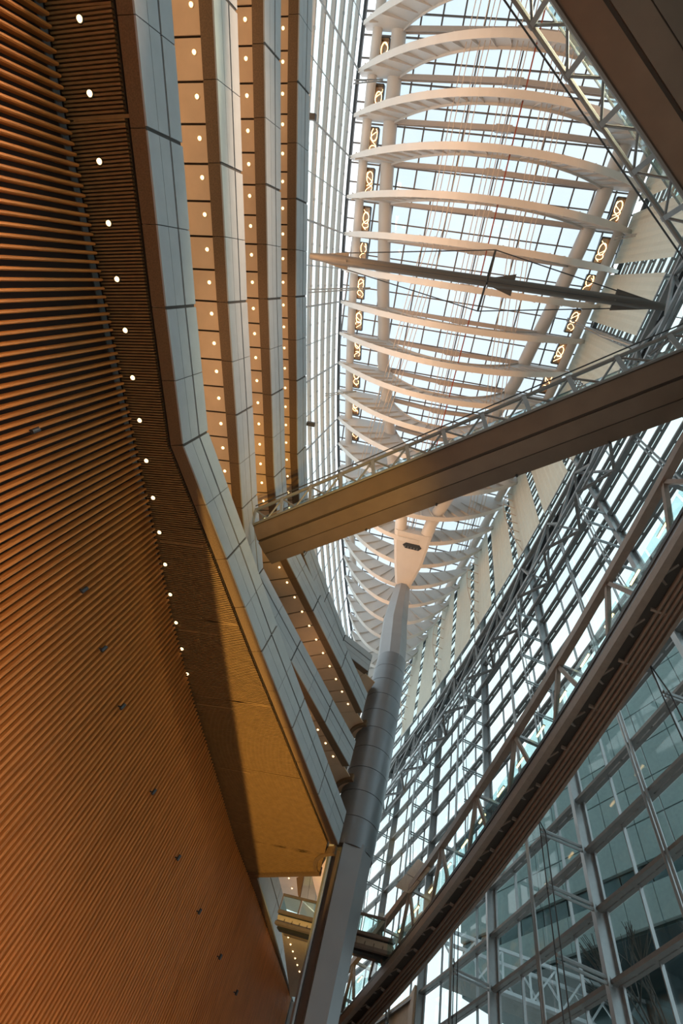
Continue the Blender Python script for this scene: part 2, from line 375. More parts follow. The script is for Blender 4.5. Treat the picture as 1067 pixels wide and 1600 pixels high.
    # collar where the column passes
    if li < 3:
        m = MB(); ring = []
        n = 24
        for k in range(n):
            t = math.pi * (0.80 + 0.55 * k / (n - 1)); ring.append((math.cos(t), math.sin(t)))
        cx, cy = 0.82, 36.3
        m.loft([[(cx + x * 2.3, cy + y * 2.3, zb - 0.02), (cx + x * 2.02, cy + y * 2.02, zb - 0.02), (cx + x * 2.02, cy + y * 2.02, zb + 0.5), (cx + x * 2.3, cy + y * 2.3, zb + 0.5)] for x, y in ring])
        m.build('column_collar', M_stone, g, smooth=True)

def downlight(loc, label, group, r=0.085, rim=M_soffit):
    x, y, z = loc
    o = root('downlight', loc, label, 'downlight', group)
    MB().tube((x, y, z - 0.02), (x, y, z + 0.05), r * 1.35, 14).build('trim_ring', rim, o)
    m = MB(); n = 12; rings = []
    for k, (rr, dz) in enumerate(((r, -0.021), (r * 0.85, -0.06), (r * 0.5, -0.085), (r * 0.1, -0.095))):
        rings.append([(x + rr * math.cos(2 * math.pi * t / n), y + rr * math.sin(2 * math.pi * t / n), z + dz) for t in range(n)])
    m.loft(rings).build('bulb', M_bulb, o, smooth=True)
L1 = [(-13.7, -5.61), (-13.58, -3.8), (-13.44, -1.97), (-13.28, -0.13), (-13.12, 1.7), (-12.93, 3.53), (-12.75, 5.38), (-12.56, 7.19), (-12.36, 9.04), (-12.13, 10.87), (-11.9, 12.7), (-11.67, 14.53), (-11.46, 16.37), (-11.19, 18.19), (-10.9, 19.99), (-10.61, 21.81)]
for i, (x, y) in enumerate(L1):
    downlight((x, y, 17.53), 'round downlight in the ribbed soffit beside the timber wall, %s from the top' % nth(i), 'downlights in the ribbed soffit', 0.10, M_sofdark)
for li, (zb, h, front, nm) in enumerate(LEV[1:]):
    line = offset(front, 1.06 if li < 2 else 1.0)
    pts = [p for p, d in along(line, 1.39, 0.45)]
    ylo = (-8.6, -10.2, -12.6)[li]; n = 0
    for p in pts:
        if p.y < ylo or p.y > 33.6: continue
        if li == 1 and 17.2 < p.y < 19.5: continue
        downlight((p.x, p.y, zb + 0.215), 'warm downlight under the %s gallery balcony, %s from the top of the picture' % (nm, nth(n)), 'downlights under the %s gallery' % nm); n += 1
# added hidden area fills, standing in for downlight bounce on the gallery soffits
for zb, e in ((20.2, 135), (25.4, 125), (30.5, 112)):
    for (x, y, rz) in ((-13.6, -6.0, 0.08), (-12.5, 8.0, 0.10)):
        o = lamp('gallery_bounce_fill', 'AREA', (x, y, zb), e, (1.0, 0.62, 0.33), shape='RECTANGLE', size=0.35, size_y=13.5)
        o.rotation_euler = (math.pi, 0, rz)
    o = lamp('gallery_bounce_fill', 'AREA', (-6.4, 28.2, zb - 0.2), e * 0.55, (1.0, 0.60, 0.30), shape='RECTANGLE', size=0.35, size_y=14)
    o.rotation_euler = (math.pi, 0, math.radians(-31) * -1)

# floodlights on the top gallery (the dark brackets at its edge)
for i, (x, y) in enumerate(((-12.05, -7.7), (-9.98, 11.8))):
    r = root('floodlight', (x, y, 35.0), 'dark floodlight bracket at the edge of the top gallery, %s' % ('upper of two' if i == 0 else 'lower of two'), 'floodlight', 'floodlights on the top gallery')
    MB().box(x - 0.3, x + 0.35, y - 0.16, y + 0.16, 35.6, 35.9).build('housing', M_dark, r)
    MB().bar((x - 0.25, y, 34.8), (x - 0.25, y, 35.7), 0.1, 0.1).build('bracket', M_dark, r)

# ------------------------------------------------------------------ gallery beyond the soffit opening
g = root('far_gallery', (-4.6, 46, 17.5), 'distant gallery with grey panels seen through the opening beside the column', 'balcony')
FG = [(-5.25, 40.9), (-3.9, 46.3), (-2.7, 51.6), (-0.75, 60.0)]
for i in range(3):
    a, b = V(FG[i]), V(FG[i + 1]); d = (b - a).normalized(); n = V((-d.y, d.x))
    for z0, z1 in ((17.5, 18.8), (18.9, 19.8)):
        p, q = a + d * 0.04, b - d * 0.04
        MB().hexa([(*p, z0), (*q, z0), (*(q + n * 0.1), z0), (*(p + n * 0.1), z0)], [(*p, z1), (*q, z1), (*(q + n * 0.1), z1), (*(p + n * 0.1), z1)]).build('facing_panel', M_fascia, g)
MB().strip([(x, y, 0) for x, y in offset(FG, 0.1)], [(0, 17.42), (-2.4, 17.42), (-2.4, 17.6), (0, 17.6)]).build('edge_stone', M_stone, g)
MB().strip([(x, y, 0) for x, y in offset(FG, 0.2)], [(0, 17.6), (-0.3, 17.6), (-0.3, 19.7), (0, 19.7)]).build('parapet_core', M_joint, g)
MB().prism([(-8, 41), (-0.5, 38), (2.0, 44), (0.5, 58), (-8, 58)], 23.2, 23.5).build('upper_soffit', M_soffit, g)
MB().prism([(-2.9, 46.6), (-0.2, 45.8), (1.6, 56), (-1.2, 58)], 17.25, 17.5).build('lower_soffit', M_cream, g)
MB().strip([(-0.72, 59.3, 0), (0.3, 64.0, 0), (1.5, 70.0, 0), (6.0, 72.0, 0)], [(0, FLOOR), (-0.3, FLOOR), (-0.3, 17.4), (0, 17.4)]).build('glazed_screen', M_fascia, g)
def upright(name, pts, th, m):
    MB().loft([[(x, 50.0, z) for x, z in pts], [(x + 0.15, 50.0 + th, z) for x, z in pts]]).build(name, m, g)
upright('upper_facing_panel', [(-2.3, 21.1), (-1.66, 20.85), (-1.98, 23.1), (-2.53, 22.96)], 0.3, M_fascia)
upright('upper_facing_panel', [(-1.62, 20.83), (-0.93, 20.6), (-1.09, 21.8), (-1.94, 23.1)], 0.3, M_fascia)
upright('upper_edge_stone', [(-2.6, 21.3), (-2.33, 21.1), (-2.56, 22.96), (-3.15, 22.5)], 0.5, M_stone)
for i in range(6):
    t = i / 5; downlight((lerp(-2.27, -0.85, t), lerp(47.2, 52.3, t), 17.24), 'small downlight in the lower ceiling behind the column, %s from the top' % nth(i), 'downlights behind the column', 0.07)
for i, (x, y) in enumerate(((-3.95, 52.0), (-3.5, 53.6))):
    downlight((x, y, 23.19), 'small downlight in the high ceiling seen through the opening, %s' % ('nearer the edge' if i == 0 else 'farther in'), 'downlights in the opening', 0.08)
lamp('gallery_bounce_fill', 'AREA', (-1.0, 50.0, 19.8), 160, (1.0, 0.68, 0.42), (-1.0, 50, 30), shape='RECTANGLE', size=2.0, size_y=6)  # added warm fill for the opening behind the column

# ------------------------------------------------------------------ the great column
col = root('column', (0.82, 36.3, FLOOR), 'tall blue-grey spindle column with ringed middle and tapered faceted top', 'column')
def cxz(z): return tab([(-2, 0.8), (38, 0.88), (44, 0.36), (55, 0.22)], z)
sec = [(-0.42, -1.0), (0.50, -1.0), (1.0, -0.45), (1.0, 0.5), (0.5, 1.0), (-0.5, 1.0), (-1.02, 0.5), (-1.02, -0.50), (-0.93, -0.62), (-0.84, -0.60), (-0.80, -0.2), (-0.50, -0.2)]
rings = []
for z, r in ((FLOOR, 0.95), (4, 1.05), (10, 1.24), (14, 1.36), (18.9, 1.5)):
    rings.append([(cxz(z) + x * r, 36.3 + y * r, z) for x, y in sec])
MB().loft(rings).build('fluted_shaft', M_column2, col)
sl = MB()
for (z0, r0), (z1, r1) in zip(((FLOOR, 0.95), (10, 1.24)), ((10, 1.24), (18.8, 1.49))):
    a = [(cxz(z0) - 0.79 * r0, 36.3 - 0.24 * r0, z0), (cxz(z0) - 0.48 * r0, 36.3 - 0.24 * r0, z0), (cxz(z0) - 0.48 * r0, 36.3 - 0.2 * r0, z0), (cxz(z0) - 0.79 * r0, 36.3 - 0.2 * r0, z0)]
    b = [(cxz(z1) - 0.79 * r1, 36.3 - 0.24 * r1, z1), (cxz(z1) - 0.48 * r1, 36.3 - 0.24 * r1, z1), (cxz(z1) - 0.48 * r1, 36.3 - 0.2 * r1, z1), (cxz(z1) - 0.79 * r1, 36.3 - 0.2 * r1, z1)]
    sl.hexa(a, b)
sl.build('slot_lining', M_brownslot, col)
zr = 18.6; nr = 10; dz = (38.0 - zr) / nr
def cr_(z): return tab([(18, 1.60), (24, 1.72), (30, 1.68), (38, 1.50)], z)
for k in range(nr):
    m = MB(); z0, z1 = zr + k * dz + 0.025, zr + (k + 1) * dz - 0.025; n = 48
    m.loft([[(cxz(z) + cr_(z) * f * math.cos(2 * math.pi * t / n), 36.3 + cr_(z) * f * math.sin(2 * math.pi * t / n), z) for t in range(n)] for z, f in ((z0, 1), (z1, 1))])
    m.build('cladding_ring', M_column, col, smooth=True)
MB().loft([[(cxz(z) + cr_(z) * 0.985 * math.cos(2 * math.pi * t / 32), 36.3 + cr_(z) * 0.985 * math.sin(2 * math.pi * t / 32), z) for t in range(32)] for z in (zr, 28, 38)]).build('inner_tube', M_joint, col, smooth=True)
sec2 = [(-0.30, -1.0), (0.42, -0.98), (0.52, -0.86), (0.98, -0.30), (1.0, 0.2), (0.6, 0.85), (-0.6, 0.85), (-1.0, 0.3), (-1.02, -0.25), (-0.95, -0.42)]
rings = []
for z, r in ((37.7, 1.42), (41, 1.46), (44, 1.38), (48, 1.16), (52, 0.92), (55.3, 0.72)):
    rings.append([(cxz(z) + x * r, 36.3 + y * r, z) for x, y in sec2])
MB().loft(rings).build('faceted_spire', M_column2, col)

# ------------------------------------------------------------------ roof: ribs, tubes, lamps, glass
XI = [(-22, 12.05), (-12.8, 11.5), (-8, 11.0), (-4.9, 10.6), (2.5, 9.5), (6.3, 8.7), (9.9, 8.1), (14, 6.8), (17.7, 5.7), (21.5, 4.2), (24.3, 2.8), (26.5, 1.85), (29, 1.5), (36, 0.9)]
def xi(y): return tab(XI, y) if y < 36 else 0.0
def zi(y): return tab([(-30, 61.6), (6, 61.4), (14, 60.2), (18, 58.9), (21.5, 56.2), (24.3, 53.7), (26.5, 52.3), (29, 51.9), (36, 52.0)], y)
def cxr(y): return tab([(-40, AX), (16, AX), (26, 0.0), (60, 0.05)], y)
def z0r(y): return 50.0 + max(0, y - 5) * 0.045 + max(0, y - 36) * 0.11
def hull(x, y, dz=0.0):
    w = hw(y); return z0r(y) + (60.4 - z0r(y)) * min(1.2, ((x - AX) / w) ** 2) + dz
ribs_y = [0.66 + 3.53 * k for k in range(-6, 17)]
for i, y in enumerate(ribs_y):
    w = hw(y)
    if w < 3: continue
    r = root('roof_rib', (AX, y, z0r(y)), 'curved white roof rib with stiffener plates, %s counted from the top of the picture' % nth(i), 'roof rib', 'hull ribs of the roof')
    N = 36; u = [-1 + 2 * k / N for k in range(N + 1)]
    lo = [(AX + w * t, z0r(y) + (60.4 - z0r(y)) * t * t) for t in u]
    x_i = xi(y); z_t = 61.9 if y < 30 else 61.0
    def zup(x):
        if x_i < 1.9: return min(z_t, hull(x, y) + 0.45 + 3.3 * (1 - abs((x - AX) / w) ** 2.5))
        a = abs(x - AX) / x_i; zc = z0r(y) + 2.3
        top = z_t - (0 if y < 22 else (abs(x - AX) < x_i + 0.5) * 0.0)
        if a >= 1: return max(top, hull(x, y) + 0.25)
        return max(hull(x, y) + 0.5, zc + (top - zc) * a ** 2.3)
    f0 = MB(); up = [(x, zup(x)) for x, z in lo]; n = len(lo)
    vs = [(x, y - 0.035, z) for x, z in lo] + [(x, y - 0.035, z) for x, z in up] + [(x, y + 0.035, z) for x, z in lo] + [(x, y + 0.035, z) for x, z in up]
    fs = []
    for k in range(n - 1):
        fs += [(k, k + 1, n + k + 1, n + k), (2 * n + k, 3 * n + k, 3 * n + k + 1, 2 * n + k + 1), (n + k, n + k + 1, 3 * n + k + 1, 3 * n + k), (k, 2 * n + k, 2 * n + k + 1, k + 1)]
    f0.add(vs, fs).build('web', M_white, r)
    fl = MB(); fw = 0.28
    for k in range(n - 1):
        a, b = lo[k], lo[k + 1]
        tap = lambda kk: fw * (0.55 + 0.45 * min(1, min(kk, n - 1 - kk) / 3.0))
        wa, wb = tap(k), tap(k + 1)
        fl.hexa([(a[0], y - wa, a[1] - 0.06), (b[0], y - wb, b[1] - 0.06), (b[0], y + wb, b[1] - 0.06), (a[0], y + wa, a[1] - 0.06)],
                [(a[0], y - wa, a[1] + 0.06), (b[0], y - wb, b[1] + 0.06), (b[0], y + wb, b[1] + 0.06), (a[0], y + wa, a[1] + 0.06)])
    fl.build('flange', M_white, r)
    if x_i > 1.9:      # rim along the upper edge of the web
        rm = MB()
        for k in range(n - 1):
            if abs(lo[k][0] - AX) < x_i and abs(lo[k + 1][0] - AX) < x_i:
                a, b = up[k], up[k + 1]
                rm.hexa([(a[0], y - 0.22, a[1] - 0.04), (b[0], y - 0.22, b[1] - 0.04), (b[0], y + 0.22, b[1] - 0.04), (a[0], y + 0.22, a[1] - 0.04)], [(a[0], y - 0.22, a[1] + 0.04), (b[0], y - 0.22, b[1] + 0.04), (b[0], y + 0.22, b[1] + 0.04), (a[0], y + 0.22, a[1] + 0.04)])
        rm.build('upper_rim', M_white, r)
        if x_i > 3.5:  # straight beam between the arch tubes
            bm_ = MB(); zt = 61.3; zc = 60.0
            for sg in (-1, 1):
                p = (AX + sg * (x_i - 0.4), y, zt); q = (AX + sg * 0.7, y, zc)
                bm_.bar(p, q, 0.14, 0.62); 
                bm_.bar((p[0], y, p[2] - 0.3), (q[0], y, q[2] - 0.3), 0.42, 0.08); bm_.bar((p[0], y, p[2] + 0.3), (q[0], y, q[2] + 0.3), 0.42, 0.08)
            bm_.build('tie_beam', M_beam, r)
            MB().box(AX - 0.8, AX + 0.8, y - 0.3, y + 0.3, zc - 0.33, zc + 0.3).build('beam_hub', M_beam, r)
    ns = max(3, int(w / 1.45))
    for sg in (-1, 1):
        for k in range(1, ns + 1):
            t = (k - 0.35) / (ns + 0.2); x = AX + sg * w * t; zl = hull(x, y)
            slope = 2 * (60.4 - z0r(y)) * t / w; nx = V((-sg * slope, 1)).normalized()
            L = max(0.5, min(zup(x) - zl - 0.1, 5.5 if x_i > 1.9 else 3.2))
            if abs(x - AX) > w * 0.9: L = min(L, 0.9)
            L = min(L, 3.4)
            px, pz = x + nx.x * L, zl + nx.y * L
            while pz > zup(px) and L > 0.4: L *= 0.85; px, pz = x + nx.x * L, zl + nx.y * L
            m = MB(); e = 0.03; D = V((nx.y, -nx.x)) * e
            for s2 in (-1, 1):
                y0, y1, y2 = y + s2 * 0.035, y + s2 * 0.34, y + s2 * 0.10
                m.hexa([(x - D.x, y0, zl - D.y), (x - D.x, y1, zl - D.y), (px - D.x, y2, pz - D.y), (px - D.x, y0, pz - D.y)],
                       [(x + D.x, y0, zl + D.y), (x + D.x, y1, zl + D.y), (px + D.x, y2, pz + D.y), (px + D.x, y0, pz + D.y)])
            m.build('stiffener', M_white, r)
for sg, side in ((-1, 'left'), (1, 'right')):
    ys = [-38, -30, -24] + [-20 + 2.0 * k for k in range(19)] + [17.5, 19, 20.5, 22, 23.2, 24.3, 25.4, 26.5, 28, 30]
    MB().path([(cxr(y) + sg * xi(y), y, zi(y)) for y in ys], 0.74, 18).build('arch_tube', M_white, smooth=True, label='thick white arch tube along the %s side of the roof, joining at the column head' % side, cat='tube', group='white arch tubes of the roof')
    ys = [-38 + 2.0 * k for k in range(50)]
    MB().path([(AX + sg * (hw(y) - 1.25), y, 61.3) for y in ys if hw(y) > 2.0], 0.5, 12).build('edge_tube', M_white, smooth=True, label='slimmer white edge tube beside the %s glass wall under the roof' % side, cat='tube', group='white edge tubes of the roof')
    m = MB()
    for a, b in zip(ys, ys[1:]):
        if hw(b) > 2: m.bar((AX + sg * (hw(a) + 0.12), a, 60.9), (AX + sg * (hw(b) + 0.12), b, 60.9), 0.28, 0.5)
    m.build('eaves_gutter', M_dark, label='dark eaves gutter running between roof ribs and %s glass wall' % side, cat='gutter', group='eaves gutters')
    for i, y in enumerate(ribs_y[:-1]):
        if y > 20 or (sg > 0 and y < -13): continue
        yc = y + 1.765; w = hw(yc); x0 = AX + sg * (w - 2.05)
        o = root('roof_lamp', (x0, yc, 61.6), 'bronze mirrored lamp trough on the %s side of the roof, %s from the top' % (side, nth(i if sg < 0 else i - 3)), 'lamp', 'lamp troughs along the %s roof edge' % side)
        tilt = (hw(yc + 1.1) - hw(yc - 1.1)) / 2.2 * sg
        P = lambda a, b, z: (x0 + a + tilt * b, yc + b, z)
        MB().hexa([P(-0.42, -1.15, 61.9), P(0.42, -1.15, 61.9), P(0.42, 1.15, 61.9), P(-0.42, 1.15, 61.9)], [P(-0.42, -1.15, 62.1), P(0.42, -1.15, 62.1), P(0.42, 1.15, 62.1), P(-0.42, 1.15, 62.1)]).build('mirror', M_mirror, o)
        fr = MB()
        for a, b, c, d in ((-0.48, -1.2, -0.48, 1.2), (0.48, -1.2, 0.48, 1.2), (-0.48, -1.2, 0.48, -1.2), (-0.48, 1.2, 0.48, 1.2)):
            fr.bar(P(a, b, 61.8), P(c, d, 61.8), 0.1, 0.6)
        fr.build('frame', M_dark, o)
        n = 24; c0 = -0.4 + 0.3 * math.sin(i * 2.1); ph = i * 1.3
        MB().path([P(0.33 * math.cos(ph + 6.3 * k / n), c0 + 0.55 * math.sin(ph + 6.3 * k / n), 61.80) for k in range(n + 1)], 0.03, 6).build('ring_tube', M_ring, o)
        MB().path([P(0.36 * math.sin(ph + 7.5 * k / n), -0.9 + 1.9 * k / n, 61.84) for k in range(n + 1)], 0.022, 6).build('wave_tube', M_ring, o)
        MB().path([P(0.36 * math.cos(ph + 3.2 * k / n), 0.55 + 0.28 * math.sin(ph + 3.2 * k / n), 61.82) for k in range(n + 1)], 0.025, 6).build('arc_tube', M_ring, o)
# keel head that joins both arch tubes to the column
k = root('keel_head', (0, 33, 51), 'white wedge-shaped keel head where the arch tubes meet the column tip', 'keel head')
rings = []
for y, z, a, b, h in ((27.9, 51.25, -2.2, 2.25, 1.2), (29.5, 51.15, -2.05, 2.2, 1.2), (32.3, 51.05, -1.52, 1.95, 1.3), (35.4, 51.25, -0.87, 1.28, 1.4), (37.6, 51.6, -0.5, 0.9, 1.3)):
    rings.append([(a, y, z + 0.12), (a + 0.3, y, z - 0.02), (b - 0.3, y, z - 0.02), (b, y, z + 0.12), (b, y, z + h), (a, y, z + h)])
MB().loft(rings).build('head_plate', M_white, k)
m = MB()
for t in range(5): m.tube((-0.62 + 0.38 * t, 29.9, 51.0), (-0.62 + 0.38 * t, 29.2, 51.35), 0.05, 6)
m.build('anchor_rods', M_grey, k)
MB().loft([[(-0.95, 29.6, z), (-0.6, 30.0, z), (1.1, 30.0, z), (1.4, 29.6, z), (1.1, 29.25, z), (-0.6, 29.25, z)] for z in (51.06, 51.15)]).build('anchor_slot', M_dark, k)
# cables along the hull
LB = [(-22, -4.6), (-15, -4.95), (-8, -5.1), (-4, -5.2), (1.4, -5.9), (8.5, -6.7), (13, -7.5), (18, -8.1), (24, -8.7), (32, -9.0)]
def cable(name, xs, r, m, label, cat, group, y1=32, dz=1.15):
    pts = []
    y = -22.0
    while y <= y1: pts.append((xs(y), y, hull(xs(y), y, dz))); y += 2.0
    MB().path(pts, r, 6).build(name, m, label=label, cat=cat, group=group)
for i in range(5):
    d = 0.42 * i + (0.25 if i > 1 else 0)
    cable('tension_cable', lambda y: tab(LB, y) + d, 0.036, M_cable, 'pale tension cable in the left bundle under the roof, %s from the left wall' % nth(i), 'cable', 'left bundle of roof cables')
    cable('tension_cable', lambda y: -0.9 - tab(LB, y) - d, 0.036, M_cable, 'pale tension cable in the right bundle under the roof, %s from the right wall' % nth(i), 'cable', 'right bundle of roof cables')
for i in range(4):
    cable('tension_cable', lambda y: -1.25 + 0.42 * i, 0.036, M_cable, 'pale tension cable in the middle bundle under the roof, %s from the left' % nth(i), 'cable', 'middle bundle of roof cables', 30)
cable('sprinkler_pipe', lambda y: 0.62 - 0.02 * max(0, y), 0.06, M_red, 'rust red pipe running lengthwise under the middle of the roof', 'pipe', None, 22, 1.25)

# roof glazing
ceil = root('ceiling', (AX, 0, 63), kind='structure')
xs = [AX + 2.07 * k + 0.15 for k in range(-7, 8)]; ysg = [0.66 + 1.765 * k for k in range(-23, 40)]
panes = []
for a, b in zip(ysg, ysg[1:]):
    ym = (a + b) / 2; w = hw(ym) + 0.5
    for c, d in zip(xs, xs[1:]):
        lo_, hi_ = max(c, AX - w), min(d, AX + w)
        if hi_ - lo_ > 0.25: panes.append((lo_ + 0.03, hi_ - 0.03, a + 0.03, b - 0.03))
def pane_key(p):
    cx, cy = (p[0] + p[1]) / 2, (p[2] + p[3]) / 2
    return (0 if (-22 < cy < 17 and abs(cx - AX) < 11.6) else 1, abs(cy + 2))
panes.sort(key=pane_key)
for p in panes[:290]: MB().box(*p, 63.06, 63.085).build('roof_pane', M_glassroof, ceil)
m = MB()
for p in panes[290:]: m.box(*p, 63.06, 63.085)
m.build('far_roof_panes', M_glassroof, ceil, kind='stuff')
for x in xs:
    yy = [y for y in ysg if abs(x - AX) < hw(y) + 0.6]
    if len(yy) > 1: MB().bar((x, yy[0], 62.98), (x, yy[-1], 62.96), 0.15, 0.2).build('glazing_bar', M_roofbar, ceil)
for y in ysg:
    w = hw(y) + 0.5
    if w > 0.8: MB().bar((AX - w, y, 62.96), (AX + w, y, 62.95), 0.13, 0.18).build('glazing_bar', M_roofbar, ceil)

# ------------------------------------------------------------------ right glass wall
wr = root('wall_right', (12.0, 20.0, FLOOR), kind='structure')
NY = [23.5 + 2.575 * k for k in range(-24, 19)]       # mullion lines
ZT = [0.9, 3.4, 5.9, 8.4, 10.9, 13.4, 15.85, 18.35, 20.85, 23.4, 25.95, 28.5, 31.0, 33.5, 36.0, 38.5, 41.0, 43.5, 46.0, 48.5, 51.0, 53.5, 56.0, 58.5, 61.0]
cand = []; 
for k, (a, b) in enumerate(zip(NY, NY[1:])):
    for j, (z0, z1) in enumerate(zip([FLOOR] + ZT, ZT + [63.0])):
        cand.append((a, b, z0, z1, k))
def wkey(c):
    a, b, z0, z1, k = c; y = (a + b) / 2; z = (z0 + z1) / 2
    vis = (y > 6 and 9 < z < 40) or (y > -4 and 24 < z < 38)
    return (0 if vis else 1, (y - 5) ** 2 + z * z + XR(y) ** 2)
cand.sort(key=wkey)
def wall_pane(m, a, b, z0, z1):
    p, q = V((XR(a), a)), V((XR(b), b)); d = (q - p).normalized(); n = V((d.y, -d.x)); p = p + d * 0.05 + n * 0.22; q = q - d * 0.05 + n * 0.22; t = n * 0.025
    m.hexa([(*p, z0 + 0.04), (*q, z0 + 0.04), (*(q + t), z0 + 0.04), (*(p + t), z0 + 0.04)], [(*p, z1 - 0.04), (*q, z1 - 0.04), (*(q + t), z1 - 0.04), (*(p + t), z1 - 0.04)])
for a, b, z0, z1, k in cand[:290]:
    m = MB(); wall_pane(m, a, b, z0, z1); m.build('wall_pane', M_glasst, wr)
m = MB()
for a, b, z0, z1, k in cand[290:]: wall_pane(m, a, b, z0, z1)
m.build('far_wall_panes', M_glasst, wr, kind='stuff')
for z in ZT:
    m = MB(); t = MB()
    for a, b in zip(NY, NY[1:]):
        # outer plate, slot, inner plate
        m.bar((XR(a, 0.08), a, z), (XR(b, 0.08), b, z), 0.18, 0.12)
        m.bar((XR(a, -0.22), a, z - 0.02), (XR(b, -0.22), b, z - 0.02), 0.22, 0.15)
        y = (a + b) / 2
        m.bar((XR(y, -0.2), y, z), (XR(y, 0), y, z), 0.16, 0.10)
        m.bar((XR(a, -0.2), a, z), (XR(a, 0), a, z), 0.22, 0.14)
    m.build('transom', M_grey, wr)
for k, y in enumerate(NY):
    kind = (k - 24) % 4
    if kind == 0:
        m = MB(); x = XR(y)
        m.bar((x + 0.1, y, FLOOR), (x + 0.1, y, 62.5), 0.46, 0.10, (1, 0, 0)); m.bar((x - 0.42, y, FLOOR), (x - 0.42, y, 62.5), 0.34, 0.08, (1, 0, 0)); m.bar((x - 0.16, y, FLOOR), (x - 0.16, y, 62.5), 0.08, 0.5, (1, 0, 0))
        m.build('post', M_steel, wr)
    elif kind == 2:
        m = MB()
        for d in (-0.13, 0.13): m.tube((XR(y, -0.36), y + d, FLOOR), (XR(y, -0.36), y + d, 62.5), 0.07, 8)
        m.build('twin_mullion', M_steel, wr, smooth=True)
    else:
        m = MB(); m.bar((XR(y, 0.12), y, FLOOR), (XR(y, 0.12), y, 62.5), 0.07, 0.14, (1, 0, 0)); m.build('mullion', M_steel, wr)

# left glass wall above the galleries
wn = root('window_1', (-15.0, 5.0, 33.5), kind='structure')
ZL = [33.6, 36.1, 38.6, 41.1, 43.6, 46.1, 48.6, 51.1, 53.6, 56.1, 58.6]
NL = [0.66 + 3.53 * k for k in range(-11, 20)]
cl = []
for a, b in zip(NL, NL[1:]):
    for z0, z1 in zip(ZL, ZL[1:] + [61.0]): cl.append((a, b, z0, z1))
cl.sort(key=lambda c: (0 if (-20 < c[0] < 40 and c[2] > 38) else 1, abs(c[0])))
def lp_(m, a, b, z0, z1):
    p, q = V((XL(a), a)), V((XL(b), b)); d = (q - p).normalized(); n = V((-d.y, d.x)); p = p + d * 0.05 + n * 0.2; q = q - d * 0.05 + n * 0.2; t = n * 0.025
    m.hexa([(*p, z0 + 0.04), (*q, z0 + 0.04), (*(q + t), z0 + 0.04), (*(p + t), z0 + 0.04)], [(*p, z1 - 0.04), (*q, z1 - 0.04), (*(q + t), z1 - 0.04), (*(p + t), z1 - 0.04)])
for c in cl[:160]:
    m = MB(); lp_(m, *c); m.build('window_pane', M_glass, wn)
m = MB()
for c in cl[160:]: lp_(m, *c)
m.build('far_window_panes', M_glass, wn, kind='stuff')
for z in ZL:
    m = MB(); t = MB()
    for a, b in zip(NL, NL[1:]):
        m.bar((XL(a) + 0.16, a, z), (XL(b) + 0.16, b, z), 0.34, 0.08)
        t.bar((XL(a) + 0.38, a, z + 0.02), (XL(b) + 0.38, b, z + 0.02), 0.07, 0.10)
        for yy in (a, (a + b) / 2): t.bar((XL(yy) + 0.30, yy, z + 0.02), (XL(yy) + 0.44, yy, z + 0.02), 0.2, 0.16)
    m.build('transom_shelf', M_white, wn); t.build('transom_rail', M_steel, wn)
for i, y in enumerate(NL):
    m = MB()
    if i % 2 == 0: m.tube((XL(y) + 0.46, y, 33.5), (XL(y) + 0.46, y, 61), 0.085, 8)
    else: m.tube((XL(y) + 0.42, y, 33.5), (XL(y) + 0.42, y, 61), 0.04, 6)
    m.build('mullion', M_steel, wn, smooth=True)

# ------------------------------------------------------------------ belt truss along the right wall
bt = root('belt_truss', (11, 20, 36), 'grey steel belt truss running along the right glass wall below the screens', 'truss')
BY = [23.5 + 2.575 * k for k in range(-13, 17)]
A_ = lambda y: V((XR(y, -1.0), y, 41.6 - 0.012 * y)); B_ = lambda y: V((XR(y, -2.0), y, 36.5 - 0.02 * y)); C_ = lambda y: V((XR(y, -0.5), y, 36.0 - 0.02 * y))
for F, w, h, mt in ((A_, 0.34, 0.28, M_grey), (B_, 0.16, 0.24, M_steel), (C_, 0.26, 0.3, M_grey)):
    m = MB()
    for a, b in zip(BY, BY[1:]): m.bar(F(a), F(b), w, h)
    m.build('chord', mt, bt)
m = MB()
for a, b in zip(BY, BY[1:]): m.bar(B_(a) + V((0.35, 0, 0.1)), B_(b) + V((0.35, 0, 0.1)), 0.13, 0.2)
m.build('chord', M_steel, bt)
m = MB()
for a, b in zip(BY, BY[1:]): m.bar(A_(a) + V((0.55, 0, 0.1)), A_(b) + V((0.55, 0, 0.1)), 0.4, 0.22)
m.build('cable_tray', M_dark, bt)
for k, (a, b) in enumerate(zip(BY, BY[1:])):
    if a < -8: continue
    p, q = (a, b) if k % 2 else (b, a)
    MB().bar(A_(p), B_(q), 0.18, 0.18).build('diagonal', M_grey, bt)
    MB().bar(B_(p), C_(q), 0.2, 0.16).build('diagonal', M_grey, bt)
    MB().bar(A_(p), C_(q), 0.16, 0.16).build('diagonal', M_grey, bt)
    if k % 2 == 0:
        MB().tube(B_(b), C_(a), 0.09, 8).build('strut', M_steel, bt, smooth=True)
        MB().box(A_(a).x + 0.2, A_(a).x + 0.8, a + 0.4, a + 1.5, A_(a).z - 0.25, A_(a).z - 0.02).build('junction_box', M_dark, bt)

